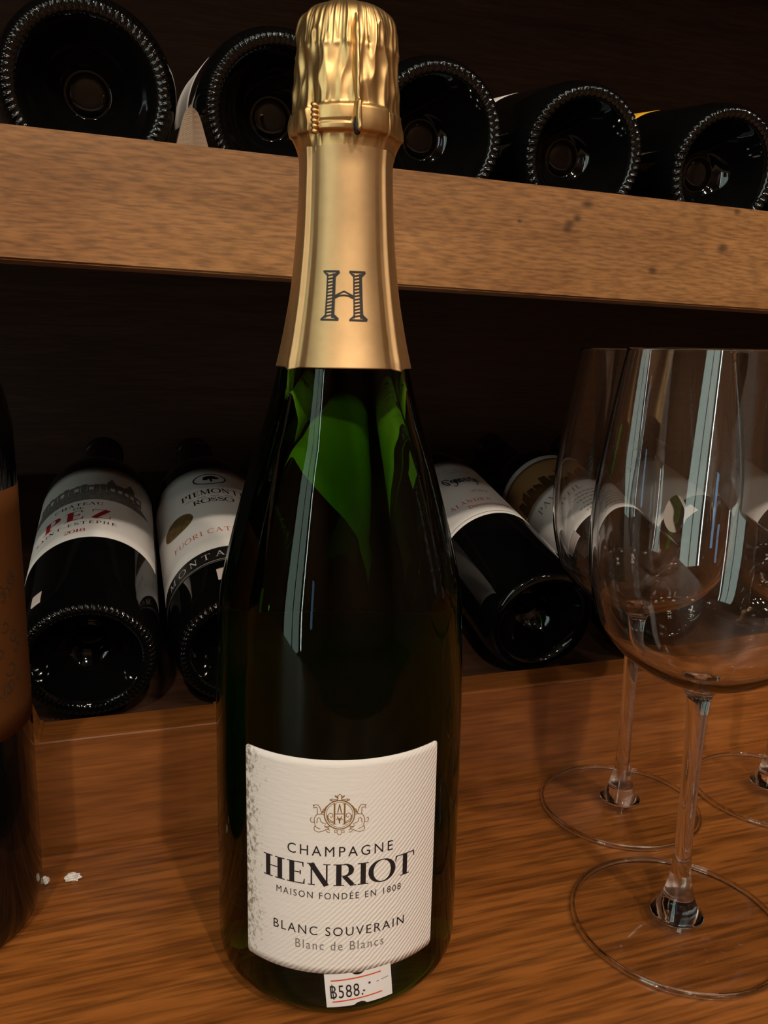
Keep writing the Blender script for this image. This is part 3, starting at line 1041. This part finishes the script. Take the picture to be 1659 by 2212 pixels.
def bottle(label, loc, pitch=None, yaw=0.0, spin=0.0, cnt=64, scale=1.0, group=None, capsule=(0.03, 0.004, 0.006)):
    if pitch is None:
        rot = (0, 0, yaw)
        mt = Matrix.Translation(loc) @ Matrix.Rotation(yaw, 4, 'Z')
    else:
        ax = Vector((math.sin(yaw) * math.cos(pitch), math.cos(yaw) * math.cos(pitch), math.sin(pitch)))
        e1 = ax.cross(Vector((0, 0, 1))).normalized()
        ey = ax.cross(e1)
        mt = Matrix((e1, ey, ax)).transposed().to_4x4() @ Matrix.Rotation(spin, 4, 'Z')
        mt = Matrix.Translation(loc) @ mt @ Matrix.Scale(scale, 4)
    t = thing('wine_bottle', label, 'bottle', group=group)
    t.matrix_world = mt
    b = bpy.data.objects.new('glass_body', bottle_mesh(cnt, cnt))
    COL.objects.link(b)
    b.parent = t
    key = 'cap%s' % (capsule,)
    if key not in _body:
        _body[key] = lathe('capsule', catmull([(.0166, .2455), (.0158, .2555), (.0150, .275), (.0148, .293), (.0156, .2945), (.0156, .3015), (.0145, .3036), (0, .3038)], 3),
                           plain('capsule_foil', capsule, .35, .3), None, n=40)
        COL.objects.unlink(_body[key])
        _body[key] = _body[key].data
    c = bpy.data.objects.new('capsule', _body[key])
    COL.objects.link(c)
    c.parent = t
    return t
BR = .0375
Q = on_cyl(BR + .00028)
def lab(t, a0, a1, v0, v1, mat, name='label', label=None):
    o = wrap_label(name, BR, BR * math.radians(a0), BR * math.radians(a1), v0, v1, mat, t, thick=.00016, corner=.0006, nu=40)
    if label:
        o['label'] = label
    return o
def ik(k, mat, par, u0, u1, v0, v1, name='lettering', shear=0.0, lift=.00028):
    return k.fit(u0 * mm, u1 * mm, v0 * mm, v1 * mm, shear).put(name, on_cyl(BR + lift), mat, par)
def small_sticker(t, a, v, w, h, mat, name='price_sticker', skew=0.0, lift=.00004, txt=False):
    u = BR * math.radians(a)
    o = wrap_label(name, BR, u - w / 2, u + w / 2, v - h / 2, v + h / 2, mat, t, corner=.0004, nu=10)
    if txt:
        ik(sans('588'), M_INKG, o, (u - w * .35) / mm, (u + w * .3) / mm, (v - h * .25) / mm, (v + h * .2) / mm)
    return o

# --- standing bottle at the left edge
SB = bottle('dark bottle standing at the left edge with an orange-brown label', (-0.0716, 0.3257, 0.0004), None, math.radians(12), cnt=0, capsule=(.01, .01, .012))
kl = lab(SB, -110, 112, .0835, .1735, M_KRAFT, label='orange-brown paper label with faint dark ornament')
random.seed(3)
orn = []
for q in range(26):
    x, y = random.uniform(16, 40), random.uniform(100, 142)
    r_ = random.uniform(1.0, 3.2)
    a0 = random.uniform(0, 6)
    orn.append([((x + r_ * math.cos(a0 + s * .5) * (1 - s * .04)) * mm, (y + r_ * math.sin(a0 + s * .5) * (1 - s * .04)) * mm) for s in range(11)])
strokes(orn, .0005).put('ornament', Q, plain('faded_ink', (.055, .024, .009), .8), kl)
ik(sans('N'), M_BROWNINK, kl, 25, 30, 97.5, 102)

# --- lower tier, lying neck to the back
G1 = 'wine bottles lying in the lower bins'
b1 = bottle('lying wine bottle in lower bin with white castle label and large red capitals', (-.0171, .43, .0620), ULOW, math.radians(1.9), cnt=70, group=G1)
l1 = lab(b1, -104, 74, .0725, .180, M_PAPER, label='white label with a grey engraving of a castle')
ik(serif('CH\u00c2TEAU', T=.15), M_INK, l1, -24, 6.5, 117, 122)
ik(serif('DE', T=.15), M_INK, l1, -11.5, -5, 112.2, 115)
ik(serif('PEZ', T=.24, gap=.3), M_REDINK, l1, -31, 11.5, 97, 110.5)
ik(serif('SAINT-EST\u00c8PHE', T=.15, gap=.22), M_INK, l1, -37, 15, 89.8, 94.6)
ik(serif('2018', T=.2), M_REDINK, l1, -15, -2.5, 80.0, 84.2)
k = Ink()
k.fill([(-58 * mm, .127), (-40 * mm, .1265), (-10 * mm, .1255), (10 * mm, .1255), (34 * mm, .1265), (41 * mm, .129), (33 * mm, .134), (24 * mm, .1385), (0, .139), (-30 * mm, .139), (-58 * mm, .137)])
def rect(k, u0, u1, v0, v1):
    k.fill([(u0 * mm, v0 * mm), (u1 * mm, v0 * mm), (u1 * mm, v1 * mm), (u0 * mm, v1 * mm)])
for q in range(12):      # long low house, then the tower house at the right
    rect(k, -40 + q * 4, -36.4 + q * 4, 138.5, 149 + (q % 3) * 1.0)
rect(k, -40, 8, 146.5, 149)
rect(k, 8, 27, 138, 153)
k.fill([(8 * mm, .153), (14 * mm, .153), (11 * mm, .161)])
k.fill([(20 * mm, .153), (28 * mm, .153), (24 * mm, .162)])
rect(k, 27, 33, 136, 149)
k.put('engraving', on_cyl(BR + .00024), M_SHADEINK, l1)
k = Ink()
for u in (-30, -22, -12, -3, 10.5, 15.5, 20, 24, 29):
    rect(k, u, u + 2.6, 141, 145.5)
k.put('engraving', on_cyl(BR + .00030), M_PAPER, l1)
small_sticker(b1, -40, .019, .006, .011, M_PINKST, txt=False)

b2 = bottle('lying wine bottle in lower bin with white label and bronze medal print', (.0632, .43, .0606), ULOW, math.radians(.5), cnt=66, group=G1)
l2 = lab(b2, -98, 92, .0545, .178, M_PAPER, label='white label with a bronze medal and black capitals')
l2b = lab(b2, -98, 92, .0385, .0545, M_BLACKLABEL, label='black strip with white capitals')
k = Ink(); k.hbar(-.064, .060, .0400, .00035)
k.line(-.064, .0400, .060, .0400, .0004, k=60)
k.put('border_line', Q, M_WHITEINK, l2b)
ik(serif('MONTA', T=.13, gap=.55), M_WHITEINK, l2b, -45, -4.5, 44.0, 50.5)
ik(serif('FUORI CAT', T=.13, gap=.22), M_ORANGEINK, l2, -36, 3, 74.5, 80.5)
ik(serif('PIEMONTE', T=.17), M_INK, l2, -24, 21, 132, 140)
ik(serif('ROSSO', T=.17), M_INK, l2, -16.5, 11, 119, 126)
k = Ink()
k.poly([((-2 + 11 * math.cos(i * PI / 20)) * mm, (157 + 8.5 * math.sin(i * PI / 20)) * mm) for i in range(40)], .0011, True)
k.ellipse(-.0015, .1595, .0048, .0028); k.ellipse(-.0045, .1575, .002, .0022); k.ellipse(.0025, .158, .0022, .002); k.line(-.001, .152, -.001, .160, .0016)
k.put('emblem', Q, M_INK, l2)
k = Ink(); k.ellipse(-.0305, .1058, .0125, .0112, 36)
k.put('medal', Q, M_MEDAL, l2)
k = Ink()
for q in range(5):
    k.line(-.022 + q * .009, .1285, -.016 + q * .009, .1285, .0006)
k.put('lettering', Q, M_INKG, l2)
small_sticker(b2, -4, .024, .018, .012, M_PINKST)

b2b = bottle('lying wine bottle in lower bin almost hidden behind the champagne bottle', (.1560, .43, .0606), ULOW, 0, cnt=60, group=G1)
lab(b2b, -95, 95, .036, .158, M_PAPER, label='white label')

b3 = bottle('lying wine bottle in lower bin with cursive white label, right of champagne', (.2485, .43, .0602), ULOW, math.radians(.8), cnt=0, group=G1)
l3 = lab(b3, -92, 88, .0835, .180, M_PAPER, label='white label with cursive script and small red capitals')
k = Ink()
k.line(-.058, .0868, .056, .0868, .0005, k=60)
k.put('border_line', Q, M_INKG, l3)
sc_ = []
for (x, h_) in ((-17, 7), (-11.5, 4), (-8.5, 4), (-5.5, 4), (-1, 4), (4, 6), (7, 4)):
    sc_.append([((x + .0 * s + 2.4 * math.sin(s * .55)) * mm + s * .0002, (140 + h_ * .6 + h_ * .75 * math.cos(s * .5 + 1)) * mm) for s in range(14)])
sc_.append([(-8 * mm, .143), (-9 * mm, .136), (-11 * mm, .134), (-12 * mm, .136)])
sc_.append([(8 * mm, .145), (7 * mm, .136), (5 * mm, .133)])
strokes(sc_, .0010).put('script', Q, M_INK, l3)
ik(serif('2019', T=.15), M_INKG, l3, -5.5, 8.5, 119.8, 124)
ik(serif('ALANDRA', T=.15, gap=.2), M_ORANGEINK, l3, -27, 5, 105, 110)
ik(sans('Denominazione'), M_ORANGEINK, l3, -15, 17, 97, 101.5)
k = Ink()
k.line(-.016, .162, .012, .162, .0005); k.line(-.010, .158, .010, .158, .0005)
k.put('lettering', Q, M_INKG, l3)

b4 = bottle('lying wine bottle in lower bin, tan picture above white label, behind left glass', (.3430, .43, .0606), ULOW, math.radians(.8), cnt=0, group=G1)
l4 = lab(b4, -100, 90, .086, .140, M_PAPER, label='white panel with black capitals')
l4b = lab(b4, -100, 90, .140, .182, M_TAN, label='tan picture band')
l4c = lab(b4, -100, 90, .182, .188, M_PAPER, label='white upper trim')
ik(serif('PAVEIL', T=.15, gap=.2), M_INKG, l4, -46, -10, 124, 131)
fine = Ink()          # lines of print too small to read
random.seed(5)
for q, (a, b_) in enumerate(((-20, 2), (-26, 8), (-24, 6), (-20, 2), (-26, 8), (-22, 4))):
    x = a
    while x < b_:
        w_ = random.uniform(1.2, 3.4)
        fine.line(x * mm, (118 - q * 5) * mm, (x + w_) * mm, (118 - q * 5) * mm, .0011)
        x += w_ + .9
fine.put('fine_print', Q, M_INKG, l4)
k = Ink()
random.seed(11)
for q in range(13):
    u = -56 + q * 7
    k.fill([(u * mm, .1402), ((u + 8) * mm, .1402), ((u + 7) * mm, .150 + random.uniform(0, .012)), ((u + 1.5) * mm, .152 + random.uniform(0, .010))])
k.put('landscape', Q, M_BROWNINK, l4b)
small_sticker(b4, -78, .083, .022, .011, M_PINKST, lift=.0002)

b5 = bottle('lying wine bottle in lower bin seen through the middle of the glasses', (.4300, .43, .0606), ULOW, 0, cnt=0, group=G1)
l5 = lab(b5, -92, 92, .098, .178, M_PAPER, label='white label')
small_sticker(b5, -40, .084, .02, .011, M_PINKST)
b6 = bottle('lying wine bottle in lower bin at the right edge, seen through the right glass', (.5170, .43, .0606), ULOW, 0, cnt=0, group=G1)
l6 = lab(b6, -92, 92, .09, .178, M_PAPER, label='white label')
small_sticker(b6, -30, .08, .02, .011, M_PINKST)

# --- upper tier, bases to the front
G2 = 'wine bottles lying on the upper shelf'
def upz(x, r):
    return .3276 + .0131 * (.144 - x) + (r - RAD)
U = [(-.0042, .400, 1.02, 72, 'dark bottle base on upper shelf at the left end, largest', 0.0),
     (.0795, .400, 1.0, 76, 'dark bottle base on upper shelf half behind the gold foil, left', 0.0),
     (.1590, .405, 1.0, 60, 'dark bottle base on upper shelf just right of the gold foil', 0.0),
     (.2438, .408, 1.0, 56, 'dark bottle base on upper shelf, second right of gold foil', 3.0),
     (.3351, .408, 1.0, 54, 'dark bottle base on upper shelf, third right of gold foil', 3.0),
     (.4180, .408, 1.0, 54, 'dark bottle base on upper shelf cut by the right edge', 2.0)]
LABS = {1: (M_PAPER, .050), 2: (M_PAPER, .10), 3: (M_PAPER, .078), 4: (M_YELLOW, .070), 0: (M_PAPER, .1)}
for i, (x, y, s, cnt, txt, yw) in enumerate(U):
    t = bottle(txt, (x, y, upz(x, RAD * s) + .0006), UUP, math.radians(yw * .5), cnt=cnt, scale=s, group=G2)
    if i in LABS:
        m_, v0 = LABS[i]
        lab(t, -95, 95, v0, v0 + .08, m_, label='yellow label' if i == 4 else 'white label')

# --- pale wooden cradle peak between the first two upper bottles
m, tt, out = nt('pale_ribbed_wood')
bs = pbsdf(tt, out, (.42, .30, .20), .7, Specular_IOR_Level=.2)
tc = N(tt, 'ShaderNodeTexCoord')
wv = N(tt, 'ShaderNodeTexWave', bands_direction='DIAGONAL', i_Scale=700.0, i_Distortion=1.0)
tt.links.new(tc.outputs['Object'], wv.inputs['Vector'])
rp = N(tt, 'ShaderNodeValToRGB')
rp.color_ramp.elements[0].color = (.22, .145, .095, 1)
rp.color_ramp.elements[1].color = (.36, .255, .175, 1)
tt.links.new(wv.outputs['Fac'], rp.inputs['Fac'])
tt.links.new(rp.outputs[0], bs.inputs['Base Color'])
def peak(name, w, h, d, parent, x, y, z, mat):
    verts, faces = [], []
    n = 16
    for yy in (0, d):
        for i in range(n + 1):
            t = i / n
            hw = w * (1 - t) ** 1.9 + .0045 * math.sqrt(max(0, 1 - t ** 6))
            verts += [(-hw, yy - .002 * (1 - t) * (yy == 0), t * h), (0, yy - .003 * (yy == 0), t * h + .0003), (hw, yy - .002 * (1 - t) * (yy == 0), t * h)]
    m3 = 3 * (n + 1)
    for i in range(n):
        for j in (0, 1):
            a = i * 3 + j
            faces.append((a, a + 1, a + 4, a + 3))
            faces.append((a + m3 + 1, a + m3, a + m3 + 3, a + m3 + 4))
        a = i * 3
        faces.append((a + m3, a, a + 3, a + m3 + 3))
        faces.append((a + 2, a + 2 + m3, a + 5 + m3, a + 5))
    a = n * 3
    faces += [(a, a + 1, a + 1 + m3, a + m3), (a + 1, a + 2, a + 2 + m3, a + 1 + m3)]
    o = mesh(name, verts, faces, mat, parent)
    o.location = (x, y, z)
    return o
cr_ = thing('bottle_cradle', 'pale ribbed wooden wedge between the two left upper bottles', 'wedge', (.0390, .398, .2935))
peak('front_wedge', .010, .0345, .02, cr_, 0, 0, 0, m)
peak('rear_wedge', .014, .030, .03, cr_, .004, .021, 0, m)

# ------------------------------------------------------------------ wine glasses
OUT = [(.0374, .2268), (.0386, .2203), (.0408, .2075), (.0427, .1955), (.0444, .184), (.0456, .1734), (.0462, .163), (.0462, .1559), (.0456, .1470), (.0446, .1398), (.0412, .1271), (.0376, .1212), (.0330, .1160), (.0270, .1112), (.0205, .1075), (.0140, .1048), (.0085, .1030), (0, .1024)]
_gl = {}
def glass(label, loc, k=1.0):
    t = thing('wine_glass', label, 'glass', loc, (0, 0, 0), 'clear stemmed wine glasses on the counter')
    t.scale = (k, k, 1)
    if not _gl:
        o = catmull(OUT, 5)
        inn = []
        for i, (r, z) in enumerate(o):
            th = .0008 + .0006 * ss(.125 - z, 0, .02)
            a = o[max(i - 1, 0)]
            b = o[min(i + 1, len(o) - 1)]
            dx, dz = b[0] - a[0], b[1] - a[1]
            d = math.hypot(dx, dz) or 1
            inn.append((max(0, r + dz / d * th), z - dx / d * th))
        inn[-1] = (0, o[-1][1] + .0016)
        rim = [(.0373, .2272), (.0368, .2273)]
        p = list(reversed(o)) + rim + inn
        bowl = lathe('bowl', p, M_STEM, t, n=128)
        stem = lathe('stem', catmull([(0, .1030), (.0062, .1024), (.0078, .1018), (.0062, .1003), (.0049, .0975), (.0043, .0935), (.0039, .0880), (.0036, .070), (.0034, .050), (.0034, .040), (.0036, .030), (.0041, .0225), (.0052, .0172), (.0066, .0125), (.0082, .0085), (.0096, .0063), (.0102, .0051), (0, .0050)], 5)[::-1], M_STEM, t, n=64)
        foot = lathe('foot', catmull([(0, .0049), (.011, .0047), (.018, .0039), (.028, .0031), (.0412, .0024), (.0412, .0006), (.030, .0008), (.015, .0012), (0, .0013)], 4)[::-1], M_BOWL, t, n=128)
        rim_ = lathe('foot_rim', [(.0413, .0004), (.0424, .0006), (.0430, .0013), (.0430, .0019), (.0424, .0025), (.0413, .0026)], M_STEM, t, n=128, closed=True)
        _gl.update(bowl=bowl, stem=stem, foot=foot, foot_rim=rim_)
    else:
        for k_ in ('bowl', 'stem', 'foot', 'foot_rim'):
            c = _gl[k_].copy()
            COL.objects.link(c)
            c.parent = t
    return t
glass('nearest clear wine glass on the counter, overlapping the one behind', (.2080, .2412, .0002), .965)
glass('clear wine glass behind the nearest one, first right of champagne bottle', (.2362, .3229, .0002), .915)
glass('clear wine glass cut by the right edge, behind the nearest glass', (.3217, .3135, .0002), .915)

# ------------------------------------------------------------------ paper scraps on the counter
def scrap(label, x, y, sx, sy, sz, seed):
    bm = bmesh.new()
    bmesh.ops.create_icosphere(bm, subdivisions=3, radius=1)
    for v in bm.verts:
        n1 = noise.noise(v.co * 1.7 + Vector((seed, 0, 0)))
        n2 = noise.noise(v.co * 4.0 + Vector((0, seed, 0)))
        v.co *= 1 + .55 * n1 + .28 * n2
        v.co = Vector((v.co.x * sx, v.co.y * sy, max(-.9, v.co.z) * sz))
    zmin = min(v.co.z for v in bm.verts)
    for v in bm.verts:
        v.co.z -= zmin
    me = bpy.data.meshes.new('paper_scrap')
    bm.to_mesh(me); bm.free()
    me.materials.append(M_SCRAP)
    o = bpy.data.objects.new('paper_scrap', me)
    COL.objects.link(o)
    o.location = (x, y, .0002)
    o['label'] = label
    o['category'] = 'paper'
    return o
scrap('small crumpled white paper scrap lying on the counter at left', -.0236, .3381, .0030, .0022, .0015, 2.0)
scrap('tiny white paper scrap peeking out beside the left standing bottle', -.0345, .3392, .0014, .0017, .0016, 9.0)
